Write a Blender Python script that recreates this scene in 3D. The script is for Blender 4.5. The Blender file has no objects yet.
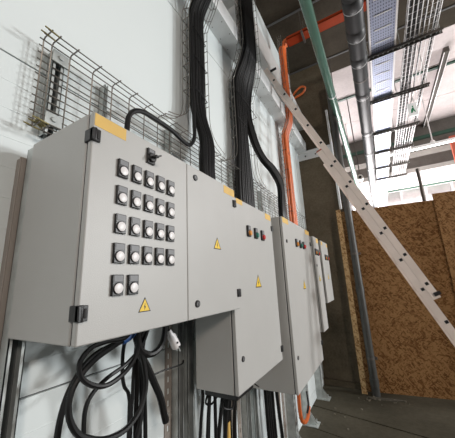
import bpy, math, random
from mathutils import Vector, Matrix
random.seed(7)
SC = bpy.context.scene
COL = SC.collection
WORLD_ORIGIN = {}

# ------------------------------------------------------------------ materials
def new_mat(name):
    m = bpy.data.materials.new(name); m.use_nodes = True
    nt = m.node_tree
    return m, nt, nt.nodes['Principled BSDF']

def node(nt, kind, **kw):
    n = nt.nodes.new(kind)
    for k, v in kw.items():
        if k.startswith('i_'):
            n.inputs[k[2:].replace('_', ' ')].default_value = v
        else:
            setattr(n, k, v)
    return n

def plain(name, col, rough=.5, metal=0.0, vary=.06, scale=6.0, bump=0.0, bscale=300.0, spec=.5):
    m, nt, b = new_mat(name); b.inputs['Specular IOR Level'].default_value = spec
    tc = node(nt, 'ShaderNodeTexCoord')
    nz = node(nt, 'ShaderNodeTexNoise', i_Scale=scale, i_Detail=4.0)
    nt.links.new(tc.outputs['Object'], nz.inputs['Vector'])
    r = node(nt, 'ShaderNodeValToRGB')
    r.color_ramp.elements[0].position = .3; r.color_ramp.elements[1].position = .7
    r.color_ramp.elements[0].color = tuple(c * (1 - vary) for c in col) + (1,)
    r.color_ramp.elements[1].color = tuple(min(1, c * (1 + vary)) for c in col) + (1,)
    nt.links.new(nz.outputs['Fac'], r.inputs['Fac'])
    nt.links.new(r.outputs['Color'], b.inputs['Base Color'])
    b.inputs['Roughness'].default_value = rough; b.inputs['Metallic'].default_value = metal
    if bump:
        n2 = node(nt, 'ShaderNodeTexNoise', i_Scale=bscale, i_Detail=2.0)
        nt.links.new(tc.outputs['Object'], n2.inputs['Vector'])
        bp = node(nt, 'ShaderNodeBump', i_Strength=bump, i_Distance=.002)
        nt.links.new(n2.outputs['Fac'], bp.inputs['Height']); nt.links.new(bp.outputs['Normal'], b.inputs['Normal'])
    return m

def emit(name, col, s):
    m, nt, b = new_mat(name)
    b.inputs['Base Color'].default_value = col + (1,)
    b.inputs['Emission Color'].default_value = col + (1,); b.inputs['Emission Strength'].default_value = s
    return m

def concrete(name, lo, hi, rough=.85, scale=1.6):
    m, nt, b = new_mat(name)
    tc = node(nt, 'ShaderNodeTexCoord')
    n1 = node(nt, 'ShaderNodeTexNoise', i_Scale=scale, i_Detail=8.0, i_Roughness=.65)
    n2 = node(nt, 'ShaderNodeTexNoise', i_Scale=scale * 22, i_Detail=4.0)
    for n in (n1, n2): nt.links.new(tc.outputs['Object'], n.inputs['Vector'])
    mx = node(nt, 'ShaderNodeMath', operation='MULTIPLY_ADD'); mx.inputs[1].default_value = .35
    nt.links.new(n2.outputs['Fac'], mx.inputs[0]); nt.links.new(n1.outputs['Fac'], mx.inputs[2])
    r = node(nt, 'ShaderNodeValToRGB')
    r.color_ramp.elements[0].position = .45; r.color_ramp.elements[1].position = .95
    r.color_ramp.elements[0].color = lo + (1,); r.color_ramp.elements[1].color = hi + (1,)
    nt.links.new(mx.outputs[0], r.inputs['Fac']); nt.links.new(r.outputs['Color'], b.inputs['Base Color'])
    bp = node(nt, 'ShaderNodeBump', i_Strength=.35, i_Distance=.01)
    nt.links.new(mx.outputs[0], bp.inputs['Height']); nt.links.new(bp.outputs['Normal'], b.inputs['Normal'])
    b.inputs['Roughness'].default_value = rough; b.inputs['Specular IOR Level'].default_value = .12
    return m

def osb(name, dark, mid, light):
    m, nt, b = new_mat(name)
    tc = node(nt, 'ShaderNodeTexCoord')
    vals = []
    for ang, sc in ((.2, (24, 1, 80)), (-.75, (26, 1, 84)), (.95, (22, 1, 76))):
        mp = node(nt, 'ShaderNodeMapping', vector_type='TEXTURE')
        mp.inputs['Rotation'].default_value = (0, ang, 0)
        mp2 = node(nt, 'ShaderNodeMapping'); mp2.inputs['Scale'].default_value = sc
        v = node(nt, 'ShaderNodeTexVoronoi', i_Scale=1.0)
        nt.links.new(tc.outputs['Object'], mp.inputs['Vector']); nt.links.new(mp.outputs['Vector'], mp2.inputs['Vector'])
        nt.links.new(mp2.outputs['Vector'], v.inputs['Vector'])
        sp = node(nt, 'ShaderNodeSeparateColor'); nt.links.new(v.outputs['Color'], sp.inputs['Color'])
        vals.append(sp)
    cur = vals[0].outputs['Red']
    for s, thr in zip(vals[1:], (.5, .66)):
        gt = node(nt, 'ShaderNodeMath', operation='GREATER_THAN'); gt.inputs[1].default_value = thr
        nt.links.new(s.outputs['Green'], gt.inputs[0])
        mx = node(nt, 'ShaderNodeMix', data_type='FLOAT')
        nt.links.new(gt.outputs[0], mx.inputs[0]); nt.links.new(cur, mx.inputs[2]); nt.links.new(s.outputs['Red'], mx.inputs[3])
        cur = mx.outputs[0]
    nz = node(nt, 'ShaderNodeTexNoise', i_Scale=2.2, i_Detail=5.0); nt.links.new(tc.outputs['Object'], nz.inputs['Vector'])
    ad = node(nt, 'ShaderNodeMath', operation='MULTIPLY_ADD'); ad.inputs[1].default_value = .75
    nt.links.new(nz.outputs['Fac'], ad.inputs[0]); nt.links.new(cur, ad.inputs[2])
    r = node(nt, 'ShaderNodeValToRGB')
    e = r.color_ramp.elements
    e[0].position = .25; e[0].color = dark + (1,); e[1].position = 1.35 / 1.4; e[1].color = light + (1,)
    k = r.color_ramp.elements.new(.62); k.color = mid + (1,)
    nt.links.new(ad.outputs[0], r.inputs['Fac']); nt.links.new(r.outputs['Color'], b.inputs['Base Color'])
    bp = node(nt, 'ShaderNodeBump', i_Strength=.3, i_Distance=.003)
    nt.links.new(cur, bp.inputs['Height']); nt.links.new(bp.outputs['Normal'], b.inputs['Normal'])
    b.inputs['Roughness'].default_value = .7; b.inputs['Specular IOR Level'].default_value = .15
    return m

def perforated(name, col, hole, metal=.5, rough=.4):
    m, nt, b = new_mat(name)
    tc = node(nt, 'ShaderNodeTexCoord')
    sx = node(nt, 'ShaderNodeSeparateXYZ'); nt.links.new(tc.outputs['Object'], sx.inputs[0])
    outs = []
    for ax, per in (('X', .024), ('Y', .04)):
        mu = node(nt, 'ShaderNodeMath', operation='MULTIPLY'); mu.inputs[1].default_value = 2 * math.pi / per
        co = node(nt, 'ShaderNodeMath', operation='COSINE')
        nt.links.new(sx.outputs[ax], mu.inputs[0]); nt.links.new(mu.outputs[0], co.inputs[0]); outs.append(co)
    ml = node(nt, 'ShaderNodeMath', operation='ADD'); nt.links.new(outs[0].outputs[0], ml.inputs[0]); nt.links.new(outs[1].outputs[0], ml.inputs[1])
    gt = node(nt, 'ShaderNodeMath', operation='GREATER_THAN'); gt.inputs[1].default_value = .95
    nt.links.new(ml.outputs[0], gt.inputs[0])
    mx = node(nt, 'ShaderNodeMix', data_type='RGBA')
    mx.inputs[6].default_value = col + (1,); mx.inputs[7].default_value = hole + (1,)
    nt.links.new(gt.outputs[0], mx.inputs[0]); nt.links.new(mx.outputs[2], b.inputs['Base Color'])
    b.inputs['Metallic'].default_value = metal; b.inputs['Roughness'].default_value = rough
    return m

M = dict(
    cab=plain('cabinet_paint', (.475, .475, .46), .42, vary=.02, bump=.25, bscale=420),
    panel=plain('wall_panel_white', (.765, .825, .83), .33, vary=.015, scale=1.2),
    joint=plain('panel_joint', (.10, .10, .10), .8),
    black=plain('black_plastic', (.012, .012, .013), .38),
    rubber=plain('black_rubber', (.009, .009, .0095), .45, spec=.35),
    seal=plain('gasket', (.02, .02, .02), .7),
    white=plain('white_plastic', (.82, .80, .80), .35, vary=.02),
    legend=plain('legend_grey', (.20, .205, .215), .5),
    yellow=plain('yellow_label', (.72, .47, .13), .6, vary=.05),
    sign=plain('sign_yellow', (.85, .58, .05), .45, vary=.02),
    amber=plain('amber_lens', (.70, .28, .05), .3), green=plain('green_lens', (.03, .20, .16), .3), red=plain('red_lens', (.60, .02, .02), .3),
    zinc=plain('zinc_strut', (.50, .53, .52), .45, .45, vary=.22, scale=14),
    zinc_shade=plain('zinc_strut_shaded', (.13, .14, .14), .6, .3),  # zinc darkened to imitate the shade inside the channels
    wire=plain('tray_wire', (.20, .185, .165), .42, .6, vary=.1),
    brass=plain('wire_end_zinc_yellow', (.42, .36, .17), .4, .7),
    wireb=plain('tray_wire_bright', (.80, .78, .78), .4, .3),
    beam=plain('beam_paint', (.76, .77, .77), .5, vary=.05, scale=9),
    post_shade_grey=plain('post_and_shadow_grey', (.30, .265, .235), .6),  # shared by the post and the plates that imitate strut shadows
    post=plain('post_white', (.80, .80, .80), .5, vary=.02),
    ends=concrete('end_wall_concrete', (.068, .054, .036), (.165, .138, .098)),
    ceil_shaded=concrete('shaded_slab', (.034, .027, .019), (.068, .055, .040)),  # lack of light over the near bay is put into this darker concrete
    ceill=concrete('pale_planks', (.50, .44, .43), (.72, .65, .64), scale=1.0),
    ceilg=concrete('grey_beam', (.085, .075, .068), (.15, .138, .125)),
    floor=concrete('floor_concrete', (.050, .044, .031), (.110, .098, .072), .7, 1.1),
    osb=osb('osb_board', (.105, .045, .014), (.165, .074, .024), (.33, .18, .075)),
    osbl=osb('osb_offcut', (.16, .085, .035), (.36, .21, .09), (.60, .42, .22)),
    pipeg=plain('green_pipe', (.10, .20, .155), .22, .15, vary=.06),
    stripe=plain('green_strip', (.008, .05, .03), .5),
    pvc=plain('dark_grey_pvc', (.022, .0225, .024), .45, vary=.12, scale=3, spec=.3),
    pvcw=plain('pipe_seal_white', (.55, .55, .55), .4),
    down=plain('grey_downpipe', (.062, .062, .058), .45, .1, vary=.2, scale=9),
    alu=plain('ladder_aluminium', (.94, .82, .75), .42, .2, vary=.07, scale=5),
    orange=plain('orange_cable', (.62, .135, .03), .5, vary=.12, scale=20),
    redtray=plain('red_orange_conduit', (.34, .045, .012), .7, spec=.15),
    redsteel=plain('red_oxide_steel', (.42, .085, .045), .6),
    steel=plain('dark_steel', (.11, .098, .088), .55, .3),
    blue=plain('blue_tape', (.02, .09, .30), .5),
    ptray=perforated('perforated_zinc', (.33, .37, .50), (.09, .10, .15)),
    dust=plain('floor_dust', (.095, .082, .062), .95, vary=.25, scale=30),
    debris=plain('pale_rubble', (.16, .14, .105), .9, vary=.3, scale=40),
    cyan=plain('sign_green', (.03, .30, .14), .5),
    far=plain('far_wall_white', (.78, .76, .76), .7),
    glow=emit('daylight_glass', (1.0, .98, .97), 5.0),
    signface=emit('sign_face_backlit', (.85, .86, .86), .35),
    tube=emit('lamp_tube', (1.0, .98, .95), 5.0),
)

# ------------------------------------------------------------------ mesh builder
class MB:
    def __init__(s): s.v = []; s.f = []; s.mi = []; s.mats = []
    def _m(s, mat):
        if mat not in s.mats: s.mats.append(mat)
        return s.mats.index(mat)
    def add(s, vs, fs, mat):
        o = len(s.v); k = s._m(mat)
        s.v += [Vector(p) for p in vs]
        for f in fs: s.f.append([i + o for i in f]); s.mi.append(k)
        return s
    def box(s, a, b, mat):
        x0, y0, z0 = (min(p, q) for p, q in zip(a, b)); x1, y1, z1 = (max(p, q) for p, q in zip(a, b))
        vs = [(x, y, z) for x in (x0, x1) for y in (y0, y1) for z in (z0, z1)]
        return s.add(vs, [(0, 1, 3, 2), (4, 6, 7, 5), (0, 4, 5, 1), (2, 3, 7, 6), (0, 2, 6, 4), (1, 5, 7, 3)], mat)
    def bar(s, p, q, w, h, up, mat):
        """box from p to q, width w across, height h along up"""
        p, q, up = Vector(p), Vector(q), Vector(up)
        d = (q - p).normalized(); u = (up - d * up.dot(d)).normalized(); r = d.cross(u)
        vs = [e + r * (w / 2 * i) + u * (h / 2 * j) for e in (p, q) for i in (-1, 1) for j in (-1, 1)]
        return s.add(vs, [(0, 1, 3, 2), (4, 6, 7, 5), (0, 4, 5, 1), (2, 3, 7, 6), (0, 2, 6, 4), (1, 5, 7, 3)], mat)
    def tube(s, pts, r, mat, n=8, cap=True):
        pts = [Vector(p) for p in pts]; L = len(pts); rings = []
        t = (pts[1] - pts[0]).normalized()
        a = Vector((0, 0, 1)) if abs(t.z) < .9 else Vector((1, 0, 0))
        u = (a - t * a.dot(t)).normalized()
        vs = []
        for i, p in enumerate(pts):
            if i == 0: t = pts[1] - pts[0]
            elif i == L - 1: t = pts[-1] - pts[-2]
            else: t = (pts[i + 1] - pts[i]).normalized() + (pts[i] - pts[i - 1]).normalized()
            t = t.normalized()
            u = u - t * u.dot(t); u = u.normalized() if u.length > 1e-6 else t.orthogonal().normalized()
            w = t.cross(u); rr = r[i] if isinstance(r, (list, tuple)) else r
            vs += [p + (u * math.cos(2 * math.pi * k / n) + w * math.sin(2 * math.pi * k / n)) * rr for k in range(n)]
        fs = [(i * n + k, i * n + (k + 1) % n, (i + 1) * n + (k + 1) % n, (i + 1) * n + k) for i in range(L - 1) for k in range(n)]
        if cap: fs += [tuple(range(n))[::-1], tuple(range((L - 1) * n, L * n))]
        return s.add(vs, fs, mat)
    def prism(s, poly, axis, a, b, mat):
        """poly of (u,v); axis 'x': u=y v=z, axis 'y': u=x v=z, axis 'z': u=x v=y ; from a to b"""
        f = {'x': lambda u, v, t: (t, u, v), 'y': lambda u, v, t: (u, t, v), 'z': lambda u, v, t: (u, v, t)}[axis]
        n = len(poly)
        vs = [f(u, v, a) for u, v in poly] + [f(u, v, b) for u, v in poly]
        fs = [tuple(range(n))[::-1], tuple(range(n, 2 * n))] + [(i, (i + 1) % n, n + (i + 1) % n, n + i) for i in range(n)]
        return s.add(vs, fs, mat)
    def disc(s, y, z, r, xa, xb, mat, n=20, r2=None):
        r2 = r if r2 is None else r2
        vs = [(xa, y + r * math.cos(2 * math.pi * k / n), z + r * math.sin(2 * math.pi * k / n)) for k in range(n)]
        vs += [(xb, y + r2 * math.cos(2 * math.pi * k / n), z + r2 * math.sin(2 * math.pi * k / n)) for k in range(n)]
        fs = [tuple(range(n))[::-1], tuple(range(n, 2 * n))] + [(i, (i + 1) % n, n + (i + 1) % n, n + i) for i in range(n)]
        return s.add(vs, fs, mat)

def spline(pts, per=8):
    P = [Vector(p) for p in pts]; out = []
    for i in range(len(P) - 1):
        p0 = P[i - 1] if i else P[0] * 2 - P[1]; p1, p2 = P[i], P[i + 1]
        p3 = P[i + 2] if i + 2 < len(P) else P[-1] * 2 - P[-2]
        for k in range(per):
            t = k / per
            out.append(.5 * (2 * p1 + (p2 - p0) * t + (2 * p0 - 5 * p1 + 4 * p2 - p3) * t * t + (3 * p1 - p0 - 3 * p2 + p3) * t ** 3))
    return out + [P[-1]]

def worig(o): return WORLD_ORIGIN[o.name]

def link(name, mb, parent=None, bevel=0.0, smooth=True, origin=None, label=None):
    xs = [[p[i] for p in mb.v] for i in range(3)]
    org = Vector(origin) if origin else Vector(((min(xs[0]) + max(xs[0])) / 2, (min(xs[1]) + max(xs[1])) / 2, min(xs[2])))
    me = bpy.data.meshes.new(name)
    me.from_pydata([p - org for p in mb.v], [], mb.f); me.update()
    for m in mb.mats: me.materials.append(m)
    for p, k in zip(me.polygons, mb.mi): p.material_index = k
    import bmesh
    bm = bmesh.new(); bm.from_mesh(me); bmesh.ops.recalc_face_normals(bm, faces=bm.faces); bm.to_mesh(me); bm.free()
    if smooth:
        for p in me.polygons: p.use_smooth = True
        me.set_sharp_from_angle(angle=math.radians(38))
    o = bpy.data.objects.new(name, me); COL.objects.link(o)
    if bevel:
        b = o.modifiers.new('Bevel', 'BEVEL'); b.width = bevel; b.segments = 2; b.limit_method = 'ANGLE'
    WORLD_ORIGIN[o.name] = org
    if parent:
        o.parent = parent; o.location = org - worig(parent)
    else: o.location = org
    if label: o['label'] = label
    return o

def empty(name, loc, label, cat, group=None):
    o = bpy.data.objects.new(name, None); COL.objects.link(o); o.location = loc; o.empty_display_size = .1
    WORLD_ORIGIN[o.name] = Vector(loc)
    return tag(o, label, cat, group)

def tag(o, label, cat, group=None, kind=None):
    o['label'] = label; o['category'] = cat
    if group: o['group'] = group
    if kind: o['kind'] = kind
    return o

def struct(name, mb, label=None, bevel=0.0):
    o = link(name, mb, bevel=bevel); o['kind'] = 'structure'
    if label: o['label'] = label
    o['category'] = name.split('_')[0]
    return o

def copy_tree(o, parent=None):
    c = o.copy(); COL.objects.link(c); c.parent = parent
    WORLD_ORIGIN[c.name] = WORLD_ORIGIN[o.name]
    for ch in list(o.children): copy_tree(ch, c)
    return c

# ------------------------------------------------------------------ camera
H = 1.59
yaw, pitch, roll, fpx = -.5118, .2324, -.046, 264.28
f = Vector((math.sin(yaw) * math.cos(pitch), math.cos(yaw) * math.cos(pitch), math.sin(pitch)))
r = Vector((math.cos(yaw), -math.sin(yaw), 0)); u = r.cross(f)
r2 = r * math.cos(roll) + u * math.sin(roll); u2 = u * math.cos(roll) - r * math.sin(roll)
cam = bpy.data.cameras.new('camera'); co = bpy.data.objects.new('camera', cam); COL.objects.link(co)
cam.sensor_fit = 'HORIZONTAL'; cam.sensor_width = 36.0; cam.lens = fpx / 455 * 36
mw = Matrix((r2, u2, -f)).transposed().to_4x4(); mw.translation = (0, 0, H); co.matrix_world = mw
SC.camera = co

# ------------------------------------------------------------------ setting
XW, YE, ZC, ZD = -1.03, 4.65, 5.6, 5.05
FAR = 16.0
mb = MB(); mb.box((XW - .12, -2.5, 0), (XW - .012, YE + .3, ZC), M['joint'])
zs = [0.0, .115, 1.265, 2.412, 3.56, 4.71, ZC]
for a, b in zip(zs, zs[1:]):
    mb.box((XW - .03, -2.5, a + .003), (XW, YE, b - .003), M['panel'])
    if b < 2.5 and b - a > .5:
        n = 11
        for k in range(1, n):               # shallow micro-ribs of the sandwich panels
            z = a + (b - a) * k / n
            mb.box((XW - .001, -2.5, z - .002), (XW + .0012, YE, z + .002), M['panel'])
struct('wall_left', mb, 'white sandwich panel wall behind the cabinets', bevel=.0015)
mb = MB(); mb.box((XW - .12, YE, 0), (-.36, YE + .35, ZC), M['ends'])
struct('wall_end', mb, 'dark raw concrete end wall')
mb = MB(); mb.prism([(XW, 0), (-.45, 0), (-.45, .07), (XW, .085)], 'y', YE - .05, YE, M['ends'])
struct('baseboard_end', mb, 'low concrete upstand at the foot of the end wall')
mb = MB(); mb.box((XW - .12, -2.5, -.2), (9, FAR + .3, -.02), M['joint'])
def slab(y0a, y0b, y1a, y1b):               # edges slightly skewed: y at x=-1.2 and at x=9
    mb.prism([(-1.15, y0a), (9, y0b), (9, y1b), (-1.15, y1a)], 'z', -.03, 0, M['floor'])
slab(-2.5, -2.5, 3.36, 1.1); slab(3.375, 1.115, 3.86, 1.6); slab(3.885, 1.625, FAR, FAR)
struct('floor', mb, 'dusty grey concrete floor')
mb = MB(); mb.box((XW - .12, -2.5, ZC), (9, ZD, ZC + .2), M['ceil_shaded'])
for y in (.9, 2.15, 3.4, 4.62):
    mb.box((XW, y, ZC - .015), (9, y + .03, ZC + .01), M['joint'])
struct('ceiling', mb, 'concrete ceiling slab over the near bay, coloured dark for lack of light')
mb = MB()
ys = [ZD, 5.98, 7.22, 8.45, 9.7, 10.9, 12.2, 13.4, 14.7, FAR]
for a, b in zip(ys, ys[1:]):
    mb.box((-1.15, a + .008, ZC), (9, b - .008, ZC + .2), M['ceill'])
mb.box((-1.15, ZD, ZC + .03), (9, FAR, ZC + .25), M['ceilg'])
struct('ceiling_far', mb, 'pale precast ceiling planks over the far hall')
for i, (y, z0) in enumerate(((8.45, 4.85), (10.2, 4.97))):
    mb = MB(); mb.box((-1.15, y, z0), (9, y + .45, ZC), M['ceilg'])
    struct('trim_%d' % (i + 5), mb, 'grey concrete beam across the far hall')
# steel beams on the long wall
mb = MB(); mb.box((XW, -1.5, 3.85), (-.871, YE, 4.035), M['beam'])
for k in range(40):
    for x in (-.90, -1.0):
        mb.box((x - .004, -1.0 + k * .14, 3.846), (x + .004, -1.0 + k * .14 + .008, 3.851), M['steel'])
struct('trim_1', mb, 'lower pale steel beam along the panel wall', bevel=.004)
mb = MB(); mb.box((XW, -1.5, 4.31), (-.871, YE, 4.67), M['beam'])
struct('trim_2', mb, 'upper pale steel beam along the panel wall', bevel=.004)
mb = MB(); mb.box((XW, 1.92, 4.035), (-.875, 2.28, 4.31), M['post']); mb.box((XW, 1.90, 4.67), (-.875, 2.3, ZC), M['post'])
struct('trim_3', mb, 'white upright plate between the two steel beams', bevel=.003)
mb = MB()
mb.box((XW, YE - .012, 3.70), (-.44, YE, 3.85), M['post']); mb.box((XW, YE - .06, 3.83), (-.44, YE, 3.85), M['post'])
for x in (-.9, -.72, -.55): mb.prism([(x + .014 * math.cos(t * math.pi / 4), 3.765 + .014 * math.sin(t * math.pi / 4)) for t in range(8)], 'y', YE - .022, YE - .01, M['steel'])
struct('trim_4', mb, 'pale steel angle bolted across the concrete end wall')
# far wall with windows and the low gallery front
mb = MB(); mb.box((-1.15, FAR, 0), (9, FAR + .2, ZC + .2), M['far'])
struct('wall_back', mb, 'white far wall of the hall')
for i in range(6):
    x0 = -.9 + i * 1.62
    mb = MB(); mb.box((x0, FAR - .06, 3.0), (x0 + 1.5, FAR, 5.52), M['post'])
    w = struct('window_%d' % (i + 1), mb, 'bright window in the far wall')
    g = MB()
    for a in range(3):
        for b in range(3):
            g.box((x0 + .05 + a * .475, FAR - .075, 3.06 + b * .82), (x0 + .05 + a * .475 + .45, FAR - .05, 3.06 + b * .82 + .78), M['glow'])
    link('pane', g, w)

# ------------------------------------------------------------------ cabinets
def cabinet(label, xf, xb, y0, y1, z0, z1, splits, hinge_side, hinges, locks, label_strips, cat='cabinet'):
    root = empty('control_cabinet', ((xf + xb) / 2, (y0 + y1) / 2, z0), label, cat)
    mb = MB(); mb.box((xb, y0, z0), (xf - .024, y1, z1), M['cab'])
    link('body', mb, root, bevel=.004)
    mb = MB(); mb.box((xf - .025, y0 + .004, z0 + .004), (xf - .019, y1 - .004, z1 - .004), M['seal'])
    link('gasket', mb, root, label='black rubber door gasket')
    edges = [y0] + splits + [y1]; doors = []
    for a, b in zip(edges, edges[1:]):
        mb = MB(); mb.box((xf - .019, a + .0012, z0), (xf, b - .0012, z1), M['cab'])
        doors.append(link('door', mb, root, bevel=.0035))
    for y, z in hinges:
        sgn = 1 if y - y0 < .2 else -1
        mb = MB(); mb.box((xf - .028, y, z - .018), (xf + .010, y + sgn * .010, z + .018), M['black'])
        mb.box((xf - .004, y, z - .018), (xf + .008, y + sgn * .025, z + .018), M['black'])
        mb.tube([(xf + .005, y + sgn * .009, z - .019), (xf + .005, y + sgn * .009, z + .019)], .006, M['black'])
        mb.box((xf, y + sgn * .014, z - .011), (xf + .0095, y + sgn * .021, z + .011), M['seal'])
        link('hinge', mb, root, bevel=.0015, label='black plastic door hinge')
    for y, z in locks:
        d = [q for q, (a, b) in zip(doors, zip(edges, edges[1:])) if a <= y <= b][0]
        mb = MB(); mb.disc(y, z, .014, xf - .002, xf + .005, M['black'], r2=.0125); mb.disc(y, z, .0075, xf + .004, xf + .0056, M['legend'])
        mb.box((xf + .0054, y - .0015, z - .006), (xf + .0064, y + .0015, z + .006), M['black'])
        link('lock', mb, d, label='round black quarter-turn lock')
    for ya, yb, za, zb in label_strips:
        d = [q for q, (a, b) in zip(doors, zip(edges, edges[1:])) if a <= (ya + yb) / 2 <= b][0]
        mb = MB(); mb.box((xf - .0005, ya, za), (xf + .0008, yb, zb), M['yellow'])
        link('label_strip', mb, d, label='blank yellow label strip at the top corner')
    return root, doors

def warning(door, xf, y, z, s):
    h = s * .866
    tri = lambda k: [(y - s / 2 * k, z + h / 3 - h * 2 / 3 * 0 - h / 3 - h / 3 * k + h / 3), (y + s / 2 * k, z + h / 3 - h / 3 - h / 3 * k + h / 3), (y, z + h * 2 / 3 * k + h / 3)]
    mb = MB()
    mb.prism(tri(1.0), 'x', xf - .0004, xf + .0006, M['black']); mb.prism(tri(.80), 'x', xf, xf + .0010, M['sign'])
    q = lambda a, b: (y + a * s, z + b * s)
    mb.prism([q(.03, .52), q(-.07, .27), q(-.005, .29), q(-.03, .09), q(.08, .33), q(.01, .31)], 'x', xf, xf + .0014, M['black'])
    link('warning_sign', mb, door, label='yellow triangle sign with a black lightning bolt')

CF = -.62
cab1, d1 = cabinet('large grey double-door control cabinet with rows of white push buttons, nearest on the wall', CF, -.944, .381, 1.189, 1.461, 2.065, [.787], 0,
    [(.3775, 1.993), (.3775, 1.533), (1.1905, 1.985), (1.1905, 1.535)], [(.842, 2.019), (.842, 1.514)],
    [(.386, .490, 2.023, 2.061), (1.078, 1.186, 2.021, 2.060)])
# push buttons
def push_button(door, xf, y, z):
    mb = MB(); mb.box((xf - .001, y - .0175, z - .0285), (xf + .008, y + .0175, z + .0265), M['black'])
    mb.disc(y, z - .0095, .0165, xf + .006, xf + .0105, M['black'], 22, .0155)
    b = link('push_button', mb, door, bevel=.0015)
    mb = MB(); mb.box((xf + .007, y - .0135, z + .0085), (xf + .0088, y + .0135, z + .0235), M['legend'])
    link('legend_plate', mb, b)
    mb = MB(); mb.disc(y, z - .0095, .0133, xf + .009, xf + .0118, M['white'], 22); mb.disc(y, z - .0095, .0133, xf + .0118, xf + .0132, M['white'], 22, .010)
    link('button_cap', mb, b, label='round white button cap')
    return b
first = None
for row, z in enumerate((1.928, 1.846, 1.762, 1.680, 1.595)):
    for c in range(5 if row < 4 else 2):
        y = .482 + c * .0515
        if first is None:
            first = push_button(d1[0], CF, y, z); y_ref, z_ref = y, z
        else:
            b = copy_tree(first, d1[0]); b.location = first.location + Vector((0, y - y_ref, z - z_ref))
mb = MB(); mb.box((CF - .001, .590 - .0165, 2.011 - .027), (CF + .008, .590 + .0165, 2.011 + .027), M['black'])
mb.disc(.590, 2.005, .0155, CF + .006, CF + .016, M['black'])
ks = link('key_switch', mb, d1[0], bevel=.0015, label='black key switch above the button rows')
mb = MB(); mb.box((CF + .007, .579, 2.024), (CF + .0088, .601, 2.035), M['legend']); link('legend_plate', mb, ks)
mb = MB(); mb.bar((CF + .014, .590, 2.005), (CF + .034, .592, 2.005), .014, .006, (0, 0, 1), M['black']); mb.bar((CF + .03, .585, 2.001), (CF + .034, .607, 2.012), .005, .006, (1, 0, 0), M['black'])
link('key', mb, ks)
warning(d1[0], CF, .583, 1.515, .048)
warning(d1[1], CF, 1.000, 1.732, .062)

C2 = -.653
cab2, d2 = cabinet('tall grey single-door cabinet with three coloured buttons, hung beside the big button cabinet', C2, -.893, 1.191, 1.819, 1.076, 2.05, [], 1,
    [(1.8205, 1.95), (1.8205, 1.145)], [(1.252, 1.22)], [(1.268, 1.347, 2.019, 2.049), (1.70, 1.803, 2.006, 2.048)])
def lamp_button(door, xf, y, z, lens, w=.032, h=.06, what=''):
    mb = MB(); mb.box((xf - .001, y - w / 2, z - h / 2), (xf + .012, y + w / 2, z + h / 2), M['black'])
    b = link('push_button', mb, door, bevel=.002)
    mb = MB(); mb.disc(y, z - .012, w * .42, xf + .010, xf + .022, lens, 18, w * .34); link('button_cap', mb, b, label=what)
    mb = MB(); mb.box((xf + .011, y - w * .36, z + .008), (xf + .0135, y + w * .36, z + h / 2 - .004), M['legend']); link('legend_plate', mb, b)
def trio(door, xf, ys, z, w=.034, h=.06):
    for y, k, t in zip(ys, ('amber', 'green', 'red'), ('amber button cap', 'green button cap', 'red button cap')): lamp_button(door, xf, y, z, M[k], w, h, t)
trio(d2[0], C2, (1.404, 1.508, 1.615), 1.875, .04, .066)
warning(d2[0], C2, 1.505, 1.548, .088)

C3 = -.59
cab3, d3 = cabinet('tall grey cabinet, third along the wall, standing proud of its neighbour', C3, -.985, 1.880, 2.735, .852, 2.05, [], 0,
    [(2.7365, 1.92), (2.7365, 1.0)], [(1.945, 1.868), (1.945, 1.06)], [(1.886, 2.03, 2.005, 2.048), (2.56, 2.725, 2.005, 2.048)])
trio(d3[0], C3, (2.205, 2.33, 2.44), 1.88, .045, .066)
warning(d3[0], C3, 2.33, 1.50, .09)

C4 = -.615
cab4, d4 = cabinet('narrow grey cabinet squeezed between the tall third cabinet and the last one', C4, -.975, 3.03, 3.285, 1.035, 2.045, [], 0,
    [], [(3.06, 1.72)], [(3.17, 3.275, 1.985, 2.035)])
trio(d4[0], C4, (3.06, 3.13, 3.20), 1.87, .04, .07)
warning(d4[0], C4, 3.14, 1.55, .08)
C5 = -.612
cab5, d5 = cabinet('small grey cabinet at the far end of the row, next to the concrete wall', C5, -.975, 3.43, 3.885, 1.29, 2.04, [], 0,
    [], [], [(3.44, 3.53, 1.985, 2.03), (3.79, 3.875, 1.985, 2.03)])
trio(d5[0], C5, (3.62, 3.70, 3.78), 1.84, .045, .07)
warning(d5[0], C5, 3.68, 1.56, .09)

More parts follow.
